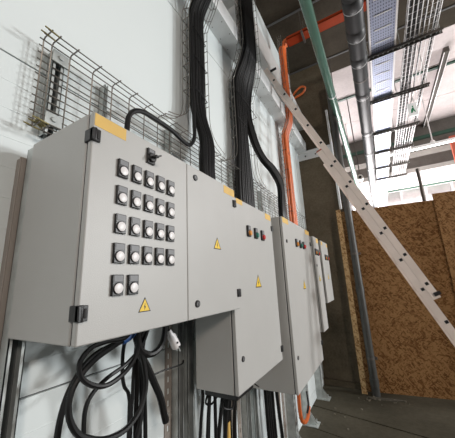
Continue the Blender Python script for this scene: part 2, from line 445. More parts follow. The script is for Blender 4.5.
# ------------------------------------------------------------------ strut channels
def strut(y0, y1, z0, z1, label, x0=-1.03, x1=-.985, foot=False, group=None, opened=False, mat='zinc'):
    """perforated channel; web with slots faces the room, flanges run back to the wall"""
    root = None
    mb = MB(); t = .003; w = y1 - y0
    mb.box((x0, y0, z0), (x1, y0 + t, z1), M[mat]); mb.box((x0, y1 - t, z0), (x1, y1, z1), M[mat])
    if opened:                              # plain channel, open towards the room, with two lips
        mb.box((x0, y0, z0), (x0 + t, y1, z1), M['zinc_shade'])
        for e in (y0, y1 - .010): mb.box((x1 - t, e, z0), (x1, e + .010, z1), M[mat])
        mb.box((x0 + t, y0 + t, z0), (x0 + t + .001, y1 - t, z1), M['zinc_shade'])
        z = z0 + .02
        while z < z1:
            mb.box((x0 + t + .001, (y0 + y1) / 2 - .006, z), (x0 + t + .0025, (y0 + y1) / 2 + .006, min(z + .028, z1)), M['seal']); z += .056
    else:
        sy0, sy1 = y0 + w * .38, y1 - w * .38
        mb.box((x1 - t, y0, z0), (x1, sy0, z1), M[mat]); mb.box((x1 - t, sy1, z0), (x1, y1, z1), M[mat])
        z = z0
        while z < z1:
            mb.box((x1 - t, sy0, z), (x1, sy1, min(z + .028, z1)), M[mat]); z += .056
    o = link('strut_channel', mb)
    tag(o, label, 'strut', group)
    if foot:
        mb = MB(); yc = (y0 + y1) / 2
        mb.box((x1 - .10, yc - .07, 0), (x1 + .09, yc + .07, .008), M['zinc'])
        mb.prism([(x1, .008), (x1 + .07, .008), (x1, .11)], 'y', y0, y0 + .005, M['zinc'])
        mb.prism([(x1, .008), (x1 + .07, .008), (x1, .11)], 'y', y1 - .005, y1, M['zinc'])
        for dx in (.05, .075):
            mb.tube([(x1 + dx - .02, yc + .045, .008), (x1 + dx - .02, yc + .045, .04)], .007, M['zinc'], 6)
        link('foot_plate', mb, o, bevel=.001)
    return o
strut(.387, .432, 0, 2.06, 'steel channel with a dark open front carrying the left edge of the big button cabinet', x0=-.99, x1=-.9445, opened=True)
mb = MB(); mb.box((XW, .374, 0), (-.992, .43, 2.03), M['post_shade_grey']); mb.box((-1.0, .37, 0), (-.992, .374, 2.03), M['post_shade_grey'])
tag(link('steel_post', mb, bevel=.002), 'smooth warm grey steel post flat on the wall at the far left', 'post')
def shadow_strip(y0, y1, label, x0=-1.03, x1=-1.024):  # thin brownish plates stand in for slotted strut shadows on the wall
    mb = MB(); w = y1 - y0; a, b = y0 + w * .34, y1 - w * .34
    mb.box((x0, y0, 0), (x1, a, 2.0), M['post_shade_grey']); mb.box((x0, b, 0), (x1, y1, 2.0), M['post_shade_grey'])
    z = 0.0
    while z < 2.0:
        mb.box((x0, a, z), (x1, b, min(z + .026, 2.0)), M['post_shade_grey']); z += .054
    tag(link('shadow_strip', mb), label, 'strip')
shadow_strip(1.112, 1.158, 'warm grey strip imitating a slotted strut shadow on the wall left of the twin channels')
shadow_strip(1.765, 1.81, 'left one of the two strips imitating slotted strut shadows behind the second cabinet corner')
shadow_strip(1.845, 1.885, 'right one of the two strips imitating slotted strut shadows behind the second cabinet corner')
shadow_strip(2.63, 2.685, 'left one of the two strips imitating slotted strut shadows below the third cabinet')
shadow_strip(2.735, 2.785, 'right one of the two strips imitating slotted strut shadows below the third cabinet')
strut(1.165, 1.212, 0, 2.03, 'left one of the twin channels behind the white cable plug', x0=-1.03, x1=-.985, opened=True)
strut(1.228, 1.285, 0, 2.03, 'right one of the twin channels, tucked against the tall second cabinet', x0=-1.03, x1=-.975, opened=True)
strut(1.91, 1.98, 0, 2.0, 'dark channel under the left edge of the third cabinet', x0=-1.03, x1=-.985, opened=True)
strut(2.03, 2.095, 0, 2.0, 'channel just left of the cables below the third cabinet', x0=-1.03, x1=-.985, opened=True)
strut(2.84, 2.92, 0, 2.0, 'wide strut beside the orange cable under the third cabinet', x0=-1.03, x1=-.95, foot=True)
strut(3.36, 3.41, 0, 2.0, 'floor-standing strut between the two small cabinets', x0=-1.03, x1=-.95, foot=True)
strut(4.08, 4.14, 0, 2.0, 'floor-standing strut at the far end by the concrete wall', x0=-1.03, x1=-.95, foot=True)

# ------------------------------------------------------------------ wire mesh trays
XB, XFL, RW = -.985, -.925, .0026
ZT0, ZT1 = 2.15, 2.52
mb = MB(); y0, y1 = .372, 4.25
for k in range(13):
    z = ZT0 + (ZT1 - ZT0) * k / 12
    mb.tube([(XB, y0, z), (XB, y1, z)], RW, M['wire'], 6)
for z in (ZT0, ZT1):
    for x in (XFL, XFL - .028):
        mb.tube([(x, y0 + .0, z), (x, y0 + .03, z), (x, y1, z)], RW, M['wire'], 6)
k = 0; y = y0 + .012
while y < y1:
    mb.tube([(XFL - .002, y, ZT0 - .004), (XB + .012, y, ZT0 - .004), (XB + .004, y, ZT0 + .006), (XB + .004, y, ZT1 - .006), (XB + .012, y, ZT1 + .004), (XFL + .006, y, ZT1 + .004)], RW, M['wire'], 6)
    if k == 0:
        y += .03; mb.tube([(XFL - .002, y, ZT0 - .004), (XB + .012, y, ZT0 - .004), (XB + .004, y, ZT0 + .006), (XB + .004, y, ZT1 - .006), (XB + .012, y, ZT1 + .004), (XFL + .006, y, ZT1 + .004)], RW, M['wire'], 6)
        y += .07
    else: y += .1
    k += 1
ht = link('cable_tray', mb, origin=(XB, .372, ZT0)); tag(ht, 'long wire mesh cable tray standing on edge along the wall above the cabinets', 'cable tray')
for zz in (ZT0, ZT1):
    mb = MB()
    for x in (XFL, XFL - .028) + ((XB,) if zz == ZT0 else ()):
        for dy in (0, .008):
            mb.tube([(x, y0 - .012 + dy, zz + .004), (x + .002, y0 + .03 + dy, zz - .002)], RW * 1.15, M['brass'], 6)
    if zz == ZT0:
        for a in range(5):
            mb.tube([(XFL - .02 + .006 * a, y0 + .002, ZT0 + .004 * (a % 3)), (XFL - .035 + .006 * a, y0 + .035, ZT0 - .006 + .005 * (a % 2))], RW * 1.1, M['brass'], 6)
    link('wire_end', mb, ht, label='yellowish cut wire ends')

def tray_bracket(y, label, hw=.02, clamps=False):
    mb = MB(); x0, x1 = XW, XB - .004; za, zb = ZT0 - .005, ZT1 - .005
    for e in (-hw, hw - .003): mb.box((x0, y + e, za), (x1, y + e + .003, zb), M['zinc'])
    mb.box((x0, y - hw, za), (x0 + .003, y + hw, zb), M['zinc_shade'])
    for k in range(7): mb.box((x0 + .003, y - .006, za + .05 * k), (x0 + .006, y + .006, za + .05 * k + .026), M['zinc'])
    mb.box((x1 - .003, y - hw, za), (x1, y - hw * .45, zb), M['zinc']); mb.box((x1 - .003, y + hw * .45, za), (x1, y + hw, zb), M['zinc'])
    o = link('tray_bracket', mb); tag(o, label, 'bracket')
    for z in ((ZT0 + .055, ZT1 - .04) if clamps else ()):
        c = MB(); c.box((XB + .004, y - .03, z - .026), (XB + .010, y + .03, z + .026), M['zinc'])
        c.prism([(y + .011 * math.cos(i * math.pi / 3), z + .011 * math.sin(i * math.pi / 3)) for i in range(6)], 'x', XB + .010, XB + .017, M['zinc'])
        link('clamp_plate', c, o, bevel=.002)
tray_bracket(.448, 'slotted tray bracket with two clamp plates at the open left end of the mesh tray', .022, True)
tray_bracket(.66, 'tray bracket just above the yellow label of the big cabinet', .008)
tray_bracket(1.10, 'tray bracket under the arching black cable', .012)
tray_bracket(1.90, 'tray bracket above the joint of the first and second cabinet', .014)
tray_bracket(2.52, 'tray bracket behind the cables curving into the third cabinet', .014)

def riser(y0, y1, prof, label, flare=True, step=.1, n=5):
    """vertical wire tray following profile of (x,z) points, flanges towards the room"""
    mb = MB(); P = spline([(x, 0, z) for x, z in prof], 6)
    for k in range(n):
        y = y0 + (y1 - y0) * k / (n - 1)
        mb.tube([(p.x, y, p.z) for p in P], RW, M['wire'], 6)
    nrm = lambda i: (P[min(i + 1, len(P) - 1)] - P[max(i - 1, 0)]).normalized().cross(Vector((0, -1, 0)))
    for y in (y0, y1):
        for d in (.03, .058):
            mb.tube([Vector((p.x, y, p.z)) + nrm(i) * d for i, p in enumerate(P)], RW, M['wire'], 6)
    acc = 0
    for i in range(1, len(P)):
        seg = (P[i] - P[i - 1]).length; t = step - acc
        while t < seg:
            p = P[i - 1].lerp(P[i], t / seg); q = nrm(i)
            a = Vector((p.x, y0, p.z)); b = Vector((p.x, y1, p.z))
            mb.tube([a + q * .06, a + q * .008, a + Vector((0, .006, 0)) + q * .004, b - Vector((0, .006, 0)) + q * .004, b + q * .008, b + q * .06], RW, M['wire'], 6)
            t += step
        acc = (acc + seg) % step
    if flare:
        zb = prof[0][1]
        for d in (.0, .03, .058):
            for yy, s in ((y0, -1), (y1, 1)):
                mb.tube(spline([(prof[0][0] + d, yy, zb), (prof[0][0] + d, yy + s * .02, zb - .09), (prof[0][0] + d, yy + s * .09, zb - .16), (prof[0][0] + d, yy + s * .2, zb - .2)], 5), RW, M['wire'], 6)
    o = link('cable_tray', mb); tag(o, label, 'cable tray')
    return o
riser(1.215, 1.45, [(-.985, 2.76), (-.985, 3.45), (-.965, 3.58), (-.865, 3.8), (-.86, 4.1), (-.86, 5.55)], 'left vertical wire mesh tray carrying black cables up the wall')
riser(1.885, 2.32, [(-.985, 2.74), (-.985, 3.38), (-.96, 3.5), (-.865, 3.78), (-.86, 4.1), (-.86, 5.55)], 'middle vertical wire mesh tray carrying the thickest black cable bundle', n=8)
riser(3.36, 3.66, [(-.985, 2.74), (-.985, 3.55), (-.96, 3.65), (-.865, 3.84), (-.86, 4.1), (-.86, 5.25)], 'right vertical wire mesh tray carrying the orange cables')

# ------------------------------------------------------------------ cable bundles
def cable(path, rad, mat, label, group=None, per=7, n=8, name='cable'):
    mb = MB(); mb.tube(spline(path, per), rad, mat, n)
    o = link(name, mb); tag(o, label, 'cable', group); return o
# left bundle
def prof_pts(y, base, jit):
    return [(x + jit * random.uniform(-1, 1), y + jit * random.uniform(-1, 1), z) for x, z in base]
base1 = [(-.955, 2.78), (-.955, 3.1), (-.955, 3.50), (-.94, 3.64), (-.845, 3.83), (-.83, 4.1), (-.83, 5.5)]
k = 0
for row in range(2):
    for i in range(8):
        y = 1.268 + i * .0165 + row * .008; dx = row * .022 + random.uniform(0, .006)
        t = i / 7
        lo = [(-.85 + dx, 1.225 + .10 * t, 2.07), (-.86 + dx, 1.23 + .10 * t, 2.30), (-.90 + dx, 1.285 + .11 * t, 2.52)]
        path = lo + [(x + dx, yy, z) for x, yy, z in prof_pts(y, base1, .003)]
        cable(path, random.choice((.0105, .012, .0135)), M['rubber'], 'black cable in the left bundle dropping to the top of the big cabinet', 'black cables in the left vertical tray')
# middle bundle
top_shift = lambda y, z: 1.955 + (y - 1.925) * .72 if z > 3.6 else y
base2 = [(-.955, 2.9), (-.955, 3.2), (-.955, 3.36), (-.935, 3.5), (-.85, 3.74), (-.83, 4.0), (-.83, 5.5)]
for row in range(2):
    for i in range(8):
        t = i / 7; y = 1.925 + t * .165 + row * .012; dx = row * .024 + random.uniform(0, .006)
        path = [(-.955 + dx, 1.895 + .245 * t, 2.02), (-.955 + dx, 1.90 + .245 * t, 2.45)] + [(x + dx, top_shift(yy, z), z) for x, yy, z in prof_pts(y, base2, .004)]
        cable(path, random.choice((.0125, .014, .016)), M['rubber'], 'black cable in the middle bundle running straight down behind the second cabinet', 'straight black cables in the middle tray')
base2b = base2[1:]
for row in range(2):
    for i in range(5):
        t = i / 4; y = 2.11 + t * .115 + row * .01; dx = row * .024 + random.uniform(0, .006)
        o = (1 - t) * .055
        path = [(-.715 + dx, 2.225 + .07 * t, 2.05), (-.72 + dx, 2.235 + .075 * t, 2.20), (-.745 + dx, 2.335 + .07 * t, 2.51 - o), (-.79 + dx, 2.285 + .07 * t, 2.655 - o), (-.84 + dx, 2.19 + .07 * t, 2.735 - o * .7), (-.89 + dx, 2.135 + .10 * t, 2.87 - o * .3), (-.935 + dx, 2.12 + .11 * t, 3.08)]
        path += [(x + dx, top_shift(yy, z), z) for x, yy, z in prof_pts(y, base2b, .004)]
        cable(path, random.choice((.012, .014, .015)), M['rubber'], 'black cable curving out of the middle tray into the third cabinet', 'black cables curving into the third cabinet')
# cable ties
def ties(items, y0, y1, label):
    for x, z in items:
        mb = MB(); a, b = x - .018, x + .042
        mb.tube([(a, y0, z + .02), (b, y0, z + .02), (b + .003, (y0 + y1) / 2, z), (b, y1, z - .02), (a, y1, z - .02)], .0035, M['black'], 6)
        tag(link('cable_tie', mb), label, 'cable tie', label)
ties(((-.955, 2.88), (-.955, 3.14), (-.955, 3.38)), 1.255, 1.405, 'black cable tie across the left vertical bundle')
ties(((-.955, 3.02), (-.955, 3.30)), 1.91, 2.36, 'black cable tie across the middle vertical bundle')
# orange
base3 = [(-.95, 1.9), (-.95, 2.4), (-.95, 3.0), (-.95, 3.5), (-.93, 3.66), (-.86, 3.88), (-.85, 4.3), (-.85, 4.8), (-.845, 5.08)]
for row in range(2):
    for i in range(5):
        y = 3.42 + i * .034 + row * .014; dx = row * .03
        pts = [(x + dx, yy, z) for x, yy, z in prof_pts(y, base3, .004)]
        pts += [(-.80 + dx, 3.58 - .02 * i, 5.22), (-.70, 3.56 - .02 * i, 5.235 + .02 * row), (0.2, 3.56 - .02 * i, 5.235 + .02 * row), (4.5, 3.56 - .02 * i, 5.235 + .02 * row)]
        cable(pts, .0165, M['orange'], 'orange cable climbing the right vertical tray and turning onto the ceiling tray', 'orange cables in the right tray')
ties(((-.955, 2.45), (-.955, 2.75), (-.955, 3.05), (-.955, 3.35)), 3.40, 3.59, 'black cable tie across the orange bundle')
# red-orange ceiling conduit
mb = MB(); mb.box((-.74, 3.44, 5.20), (5, 3.60, 5.212), M['redtray']); mb.box((-.74, 3.44, 5.20), (5, 3.446, 5.25), M['redtray']); mb.box((-.74, 3.594, 5.20), (5, 3.60, 5.25), M['redtray'])
rt = link('ceiling_cable_tray', mb); tag(rt, 'red-orange cable tray crossing under the dark ceiling', 'cable tray')
for x in (-.5, .3, 1.1, 1.9):
    mb = MB(); mb.bar((x, 3.40, 5.19), (x, 3.64, 5.19), .03, .02, (0, 0, 1), M['steel'])
    for y in (3.41, 3.63): mb.tube([(x, y, 5.18), (x, y, ZC)], .005, M['steel'], 6)
    link('hanger', mb, rt)
cable([(-1.0, 4.62, 5.08), (-.9, 4.57, 5.13), (-.80, 4.57, 5.17), (-.74, 4.58, 5.12), (-.80, 4.6, 5.05), (-.9, 4.6, 5.02), (-1.01, 4.62, 5.0)], .02, M['orange'], 'short loop of orange cable on the concrete end wall')

# arching conduit from big cabinet into left bundle
cable([(-.93, .735, 2.03), (-.93, .738, 2.30), (-.928, .747, 2.38), (-.92, .785, 2.425), (-.918, .86, 2.443), (-.918, 1.03, 2.445), (-.918, 1.13, 2.425), (-.918, 1.2, 2.43), (-.915, 1.243, 2.50), (-.92, 1.25, 2.62), (-.925, 1.25, 2.9), (-.93, 1.25, 3.3), (-.925, 1.25, 3.5), (-.82, 1.25, 3.8), (-.80, 1.25, 4.2)], .0125, M['rubber'], 'black cable arching out of the big cabinet across the mesh tray')

# ------------------------------------------------------------------ cables hanging under the cabinets
def loop(cy, cz, ry, rz, x, wob=.02, start=90, turns=1.0, n=16):
    return [(x + wob * math.sin(3 * a), cy + ry * math.cos(a), cz + rz * math.sin(a)) for a in [math.radians(start) + 2 * math.pi * turns * i / n for i in range(n + 1)]]
B = M['rubber']
cable([(-.80, .735, 1.462), (-.81, .70, 1.418), (-.83, .655, 1.400), (-.84, .59, 1.382), (-.84, .54, 1.345), (-.84, .503, 1.282), (-.84, .488, 1.195), (-.84, .50, 1.10), (-.845, .55, 1.01), (-.85, .63, .965), (-.85, .72, .99), (-.85, .785, 1.08), (-.85, .80, 1.2), (-.83, .775, 1.34), (-.82, .76, 1.40), (-.81, .77, 1.462)],
      .009, B, 'widest loop of thick black cable hanging under the big cabinet', name='cable_coil')
cable([(-.78, .70, 1.462), (-.785, .675, 1.425), (-.79, .62, 1.405), (-.795, .55, 1.375), (-.80, .50, 1.325), (-.80, .489, 1.265), (-.80, .515, 1.205), (-.80, .56, 1.168), (-.80, .62, 1.142), (-.80, .69, 1.140), (-.80, .745, 1.175), (-.80, .768, 1.24), (-.80, .755, 1.315), (-.795, .725, 1.375), (-.785, .70, 1.42), (-.78, .73, 1.462)],
      .009, B, 'second loop of thick black cable, crossing in front of the widest one', name='cable_coil')
cable([(-.75, .66, 1.462), (-.755, .63, 1.428), (-.765, .575, 1.428), (-.77, .525, 1.420), (-.77, .493, 1.39), (-.77, .498, 1.352), (-.77, .532, 1.320), (-.77, .58, 1.303), (-.77, .635, 1.314), (-.765, .675, 1.345), (-.76, .69, 1.385), (-.755, .685, 1.42), (-.75, .70, 1.462)],
      .0075, B, 'small tight loop of black cable close under the big cabinet', name='cable_coil')
cable([(-.80, .79, 1.462), (-.81, .755, 1.38), (-.82, .70, 1.33), (-.82, .62, 1.305), (-.82, .57, 1.275), (-.82, .551, 1.235), (-.82, .553, 1.15), (-.83, .56, 1.0), (-.84, .57, .8)], .0065, B, 'thin black cable dropping through the loops')
cable([(-.79, .70, 1.462), (-.80, .735, 1.36), (-.82, .79, 1.295), (-.82, .83, 1.225), (-.82, .863, 1.165), (-.82, .885, 1.10), (-.82, .895, 1.07)], .0135, B, 'thick black cable with a cut end slanting down under the big cabinet')
cable([(-.78, .70, 1.462), (-.79, .72, 1.38), (-.80, .765, 1.345), (-.80, .80, 1.337), (-.80, .838, 1.352), (-.795, .855, 1.39), (-.79, .855, 1.462)], .0115, B, 'short U-shaped bend of black cable tucked under the big cabinet')
cable([(-.85, .74, 1.462), (-.86, .715, 1.38), (-.86, .712, 1.30), (-.86, .722, 1.245), (-.86, .745, 1.205), (-.86, .75, 1.1), (-.86, .745, .6)], .0065, B, 'thin kinked black cable hanging left of the straight ones')
for i in range(4):
    cable([(-.84 + .006 * i, .77 + .006 * i, 1.462), (-.86, .768 + .012 * i, 1.34), (-.87, .77 + .019 * i, 1.22), (-.87, .765 + .026 * i, .9), (-.87, .76 + .027 * i, .35)], (.006, .009, .0055, .008)[i], B, 'black cable hanging straight down behind the loops under the big cabinet', 'straight hanging cables under the big cabinet')
cable([(-.93, .835, 1.195), (-.92, .95, 1.215), (-.90, 1.08, 1.215), (-.93, 1.14, 1.215)], .004, M['rubber'], 'thin black wire stretched across to the twin struts')
mb = MB(); mb.tube(spline([(-.788, .645, 1.414), (-.785, .672, 1.424), (-.781, .695, 1.448)], 5), .0150, M['blue'], 10)
tag(link('tape_wrap', mb), 'blue tape wrapped round the top of the cable loops', 'tape')
# white plug
t = empty('cable_plug', (-.80, .925, 1.38), 'white plug on a short black cable under the big cabinet', 'plug')
mb = MB(); mb.tube(spline([(-.80, .845, 1.462), (-.80, .868, 1.432), (-.80, .888, 1.403)], 5), .0065, M['rubber']); link('cable', mb, t)
mb = MB(); mb.tube([(-.80, .886, 1.406), (-.80, .898, 1.388), (-.80, .904, 1.379), (-.80, .932, 1.336), (-.80, .935, 1.332)], [.009, .012, .018, .020, .016], M['white'], 12); link('shell', mb, t)
mb = MB()
for q_ in (.915, .928): mb.box((-.783, q_, 1.350 - (q_ - .915) * 1.4), (-.777, q_ + .006, 1.357 - (q_ - .915) * 1.4), M['black'])
link('fixing_screw', mb, t)
for e in (-.008, .008):
    mb = MB(); mb.tube([(-.80 + e, .935, 1.333), (-.80 + e, .947, 1.314)], .0033, M['zinc'], 6); link('pin', mb, t)
# cables under the second cabinet
for i in range(9):
    y = (1.225, 1.25, 1.275, 1.29, 1.40, 1.42, 1.44, 1.46, 1.50)[i]; x = -.88 + .02 * (i % 3)
    yy = y + (-.01, .0, .035, .01, -.045, -.03, .02, .03, .0)[i]
    cable([(x, y, 1.078), (x, y + .004, 1.02), (x - .01, (y + yy) / 2, .9), (x - .02, yy, .7), (x - .02, yy + .02, .2)], (.008, .007, .009, .007, .011, .012, .010, .009, .012)[i], M['rubber'], 'black cable hanging from the gland under the second cabinet', 'hanging cables under the second cabinet')
mb = MB(); mb.box((-.86, 1.215, 1.045), (-.675, 1.40, 1.0765), M['black'])
tag(link('cable_gland_plate', mb, bevel=.006), 'black gland strip under the second cabinet', 'gland plate')
cable([(-.86, 1.25, 1.05), (-.87, 1.24, 1.0), (-.86, 1.28, .985), (-.84, 1.31, 1.02), (-.83, 1.31, 1.05)], .005, M['rubber'], 'small arc of black cable at the left end of the gland strip')
cable(loop(1.36, 1.0, .07, .055, -.80, .01, 180, .55), .006, M['rubber'], 'thin black cable loop hanging below the gland strip')
cable([(-.83, 1.46, 1.05), (-.80, 1.60, 1.0), (-.78, 1.69, .94)], .0035, M['rubber'], 'loose black wire end sticking out below the gland strip')
cable([(-.83, 1.43, 1.06), (-.84, 1.43, .95), (-.86, 1.425, .83)], .010, M['rubber'], 'black cable entering a yellow sleeve below the second cabinet')
mb = MB(); mb.tube([(-.858, 1.426, .845), (-.862, 1.43, .70)], .0135, M['yellow'], 10); tag(link('cable_sleeve', mb), 'yellow sleeve on a cable below the second cabinet', 'sleeve')
# cables under the third cabinet
for i, (y, rr, sw) in enumerate(((2.13, .015, .02), (2.165, .015, .03), (2.195, .013, .05), (2.26, .015, .02), (2.35, .015, .07))):
    cable([(-.93, y, .855), (-.93, y + .005, .75), (-.93, y + sw * .4, .55), (-.93, y + sw, .3), (-.93, y + sw, .02)], rr, M['rubber'], 'black cable running down to the floor under the third cabinet', 'floor cables under the third cabinet')
cable([(-.88, 2.28, .852), (-.88, 2.33, .80), (-.88, 2.43, .79), (-.88, 2.50, .852)], .012, M['rubber'], 'short black cable bow under the third cabinet')
cable([(-.85, 2.71, .852), (-.85, 2.71, .60), (-.85, 2.705, .40), (-.85, 2.75, .305), (-.85, 2.85, .262), (-.85, 2.95, .27), (-.85, 3.01, .33)], .018, M['orange'], 'orange cable dropping out of the third cabinet and curling up near the floor')
cable([(-.85, 2.93, .30), (-.84, 2.97, .36), (-.86, 3.02, .46)], .010, M['rubber'], 'stub of black cable beside the curled orange cable')

# ------------------------------------------------------------------ OSB partition, downpipe
def osb_panel(x0, x1, yoff, h, label, th=.022, a=.125):
    mb = MB()
    y = lambda x: 4.625 + a * x + yoff
    vs = [(x, y(x) + d, z) for x in (x0, x1) for d in (0, th) for z in (0.0, h)]
    mb.add(vs, [(0, 1, 3, 2), (4, 6, 7, 5), (0, 4, 5, 1), (2, 3, 7, 6), (0, 2, 6, 4), (1, 5, 7, 3)], M['osb'])
    o = link('chipboard_sheet', mb); tag(o, label, 'board'); return o
osb_panel(-.47, .86, .0, 2.615, 'large brown OSB sheet behind the ladder')
osb_panel(.80, 2.1, -.04, 2.70, 'slightly taller OSB sheet at the right edge of the picture')
mb = MB(); mb.box((-.50, 4.46, 0), (-.43, 4.485, 2.63), M['osbl'])
tag(link('chipboard_strip', mb), 'narrow pale OSB strip standing upright beside the grey downpipe', 'board')
mb = MB(); mb.tube([(-.325, 4.465, 0), (-.325, 4.465, 5.0)], .052, M['down'], 20)
dp = link('downpipe', mb); tag(dp, 'grey vertical downpipe standing in front of the OSB sheet', 'pipe')
for z in (.12, 1.35, 2.75):
    mb = MB(); mb.tube([(-.325, 4.465, z), (-.325, 4.465, z + .09)], .058, M['down'], 20); link('socket', mb, dp)
for z in (.45, 1.9):
    mb = MB(); mb.tube([(-.325, 4.465, z), (-.325, 4.465, z + .03)], .0565, M['steel'], 20); mb.box((-.28, 4.45, z), (-.24, 4.50, z + .03), M['steel']); link('pipe_clamp', mb, dp)
mb = MB(); mb.tube([(-.43, 4.56, 2.66), (-.43, 4.56, 4.5)], .02, M['post'], 10)
tag(link('conduit', mb), 'thin white conduit on the concrete corner beside the downpipe', 'conduit')
for i in range(26):
    x = -.45 + random.random() * .5; y = 4.42 - random.random() * .25 if i < 16 else 4.3 - random.random() * 1.0
    if i >= 16: x = -.85 + random.random() * .5
    s = random.uniform(.006, .02)
    mb = MB(); mb.prism([(x + s * random.uniform(.6, 1) * math.cos(k * 1.256), y + s * random.uniform(.6, 1) * math.sin(k * 1.256)) for k in range(5)], 'z', 0, s * .6, M['debris'])
    tag(link('rubble_chip', mb), 'pale chip of rubble scattered on the concrete floor', 'rubble', 'rubble chips on the floor')
mb = MB(); mb.prism([(-.44, 4.38), (-.34, 4.30), (-.12, 4.355), (.02, 4.42), (-.08, 4.44), (-.30, 4.40)], 'z', 0, .008, M['dust'])
tag(link('dust_pile', mb, bevel=.004), 'flat heap of pale dust at the foot of the downpipe', 'dust', kind='stuff')

# ------------------------------------------------------------------ ladder
LY = 2.86
lad = empty('extension_ladder', (.90, LY, 0), 'aluminium extension ladder leaning against the steel beams', 'ladder')
A = Vector((.937, LY, 0)); Bt = Vector((-.954, LY, 4.275))
d = (Bt - A).normalized(); nrm = Vector((d.z, 0, -d.x))          # nrm points to the room (+x)
TOT = (Bt - A).length
def rail(y, s0, s1, off, w, holes):
    mb = MB(); p = A + d * s0 + nrm * off; q = A + d * s1 + nrm * off; p = Vector((p.x, y, p.z)); q = Vector((q.x, y, q.z))
    mb.bar(p, q, .020, w, nrm, M['alu'])
    for e in (-1, 1): mb.bar(p + nrm * (e * (w / 2 - .003)) + Vector((0, .012, 0)), q + nrm * (e * (w / 2 - .003)) + Vector((0, .012, 0)), .03, .006, nrm, M['alu'])
    for h, o2 in holes:
        c = Vector((A.x, y, A.z)) + d * h + nrm * o2
        mb.bar(c - d * .0125 - Vector((0, .0105, 0)), c + d * .0125 - Vector((0, .0105, 0)), .003, .025, nrm, M['black'])
    return link('rail', mb, lad)
BO, FO = -.031, .031
base_h = [1.595 + .2825 * k for k in range(-5, 6)]; fly_h = [1.622 + .2815 * k for k in range(0, 11)]
BASE1, FLY0 = 3.235, 1.49
for y in (LY, LY + .36):
    rail(y, 0, BASE1, BO, .060, [(h, -.018) for h in base_h])
    rail(y, FLY0, TOT, FO, .060, [(h, .034) for h in fly_h])
for hs, off in ((base_h, BO), (fly_h, FO)):
    for h in hs:
        c = A + d * h + nrm * off
        mb = MB(); mb.bar((c.x, LY + .005, c.z), (c.x, LY + .355, c.z), .028, .028, nrm, M['alu']); link('rung', mb, lad, bevel=.003)
mb = MB(); c = A + d * BASE1 + nrm * BO
mb.bar((c.x, LY, c.z), (c.x + d.x * .014, LY, c.z + d.z * .014), .024, .062, nrm, M['redsteel']); link('end_cap', mb, lad, label='red plastic rail end cap')
mb = MB(); c = A + d * (FLY0 + .02) + nrm * (FO + .022)
mb.bar((c.x, LY - .016, c.z), (c.x + d.x * .03, LY - .016, c.z + d.z * .03), .012, .05, nrm, M['black']); link('latch_hook', mb, lad)
for y in (LY, LY + .36):
    mb = MB(); c = Vector((A.x, y, 0)) + nrm * BO
    mb.box((c.x - .045, y - .02, 0), (c.x + .045, y + .03, .05), M['black']); link('foot', mb, lad, bevel=.004)
mb = MB(); c = A + d * (TOT - .09) + nrm * (FO + .03); mb.bar((c.x, LY - .012, c.z), (c.x + .08, LY - .012, c.z + .012), .012, .03, nrm, M['black']); link('top_hook', mb, lad)

# ------------------------------------------------------------------ services under the ceiling
mb = MB(); mb.tube([(-.255, -1.0, 4.3), (-.255, 14.5, 4.3)], .056, M['pipeg'], 20)
gp = link('green_pipe', mb); tag(gp, 'long glossy green pipe running under the ceiling', 'pipe')
for y in (3.9, 7.5):
    mb = MB(); mb.tube([(-.255, y, 4.3), (-.255, y + .03, 4.3)], .0575, M['pvcw'], 20); link('joint_band', mb, gp)
for y in (2.0, 4.6, 7.2):
    mb = MB(); mb.tube([(-.255, y, 4.345), (-.255, y, ZC)], .006, M['steel'], 6); mb.tube([(-.255, y, 4.3), (-.255, y + .025, 4.3)], .060, M['steel'], 16); link('hanger', mb, gp)
mb = MB(); mb.tube([(.138, -1.0, 4.0), (.138, 15.0, 4.0)], .084, M['pvc'], 24)
bp_ = link('drain_pipe', mb); tag(bp_, 'dark grey plastic drain pipe under the ceiling with socket joints', 'pipe')
for y in (2.18, 2.53, 2.92, 3.6, 4.7, 5.6, 6.5, 7.4, 8.6):
    mb = MB(); mb.tube([(.138, y, 4.0), (.138, y + .015, 4.0), (.138, y + .10, 4.0), (.138, y + .115, 4.0)], [.085, .089, .089, .085], M['pvc'], 24)
    s = link('socket', mb, bp_)
    mb = MB(); mb.tube([(.138, y + .117, 4.0), (.138, y + .125, 4.0)], .0865, M['pvcw'], 24); link('seal_ring', mb, s, label='pale rubber seal ring')
for y in (3.3, 6.0):
    mb = MB(); mb.tube([(.138, y, 4.084), (.138, y, ZC)], .006, M['steel'], 6); mb.tube([(.138, y, 4.0), (.138, y + .025, 4.0)], .0865, M['steel'], 24); link('hanger', mb, bp_)

# perforated tray
TX0, TX1, TZ = .272, .545, 4.2
mb = MB(); mb.box((TX0, .5, TZ), (TX1, 12, TZ + .002), M['ptray'])
pt = link('perforated_cable_tray', mb, origin=(TX0, .5, TZ)); tag(pt, 'bluish perforated steel cable tray under the ceiling beside the drain pipe', 'cable tray')
for x in (TX0, TX1 - .002):
    mb = MB(); mb.box((x, .5, TZ), (x + .002, 12, TZ + .06), M['ptray']); link('side_rim', mb, pt)
for x in (TX0, TX1 - .018):
    mb = MB(); mb.box((x, .5, TZ - .003), (x + .018, 12, TZ), M['wireb']); link('edge_flange', mb, pt)
y = 1.0; k = 0
while y < 9:
    mb = MB(); mb.box((TX0 + .055, y, TZ - .004), (TX1 - .055, y + .012, TZ), M['wireb']); link('cross_rib', mb, pt); y += .19
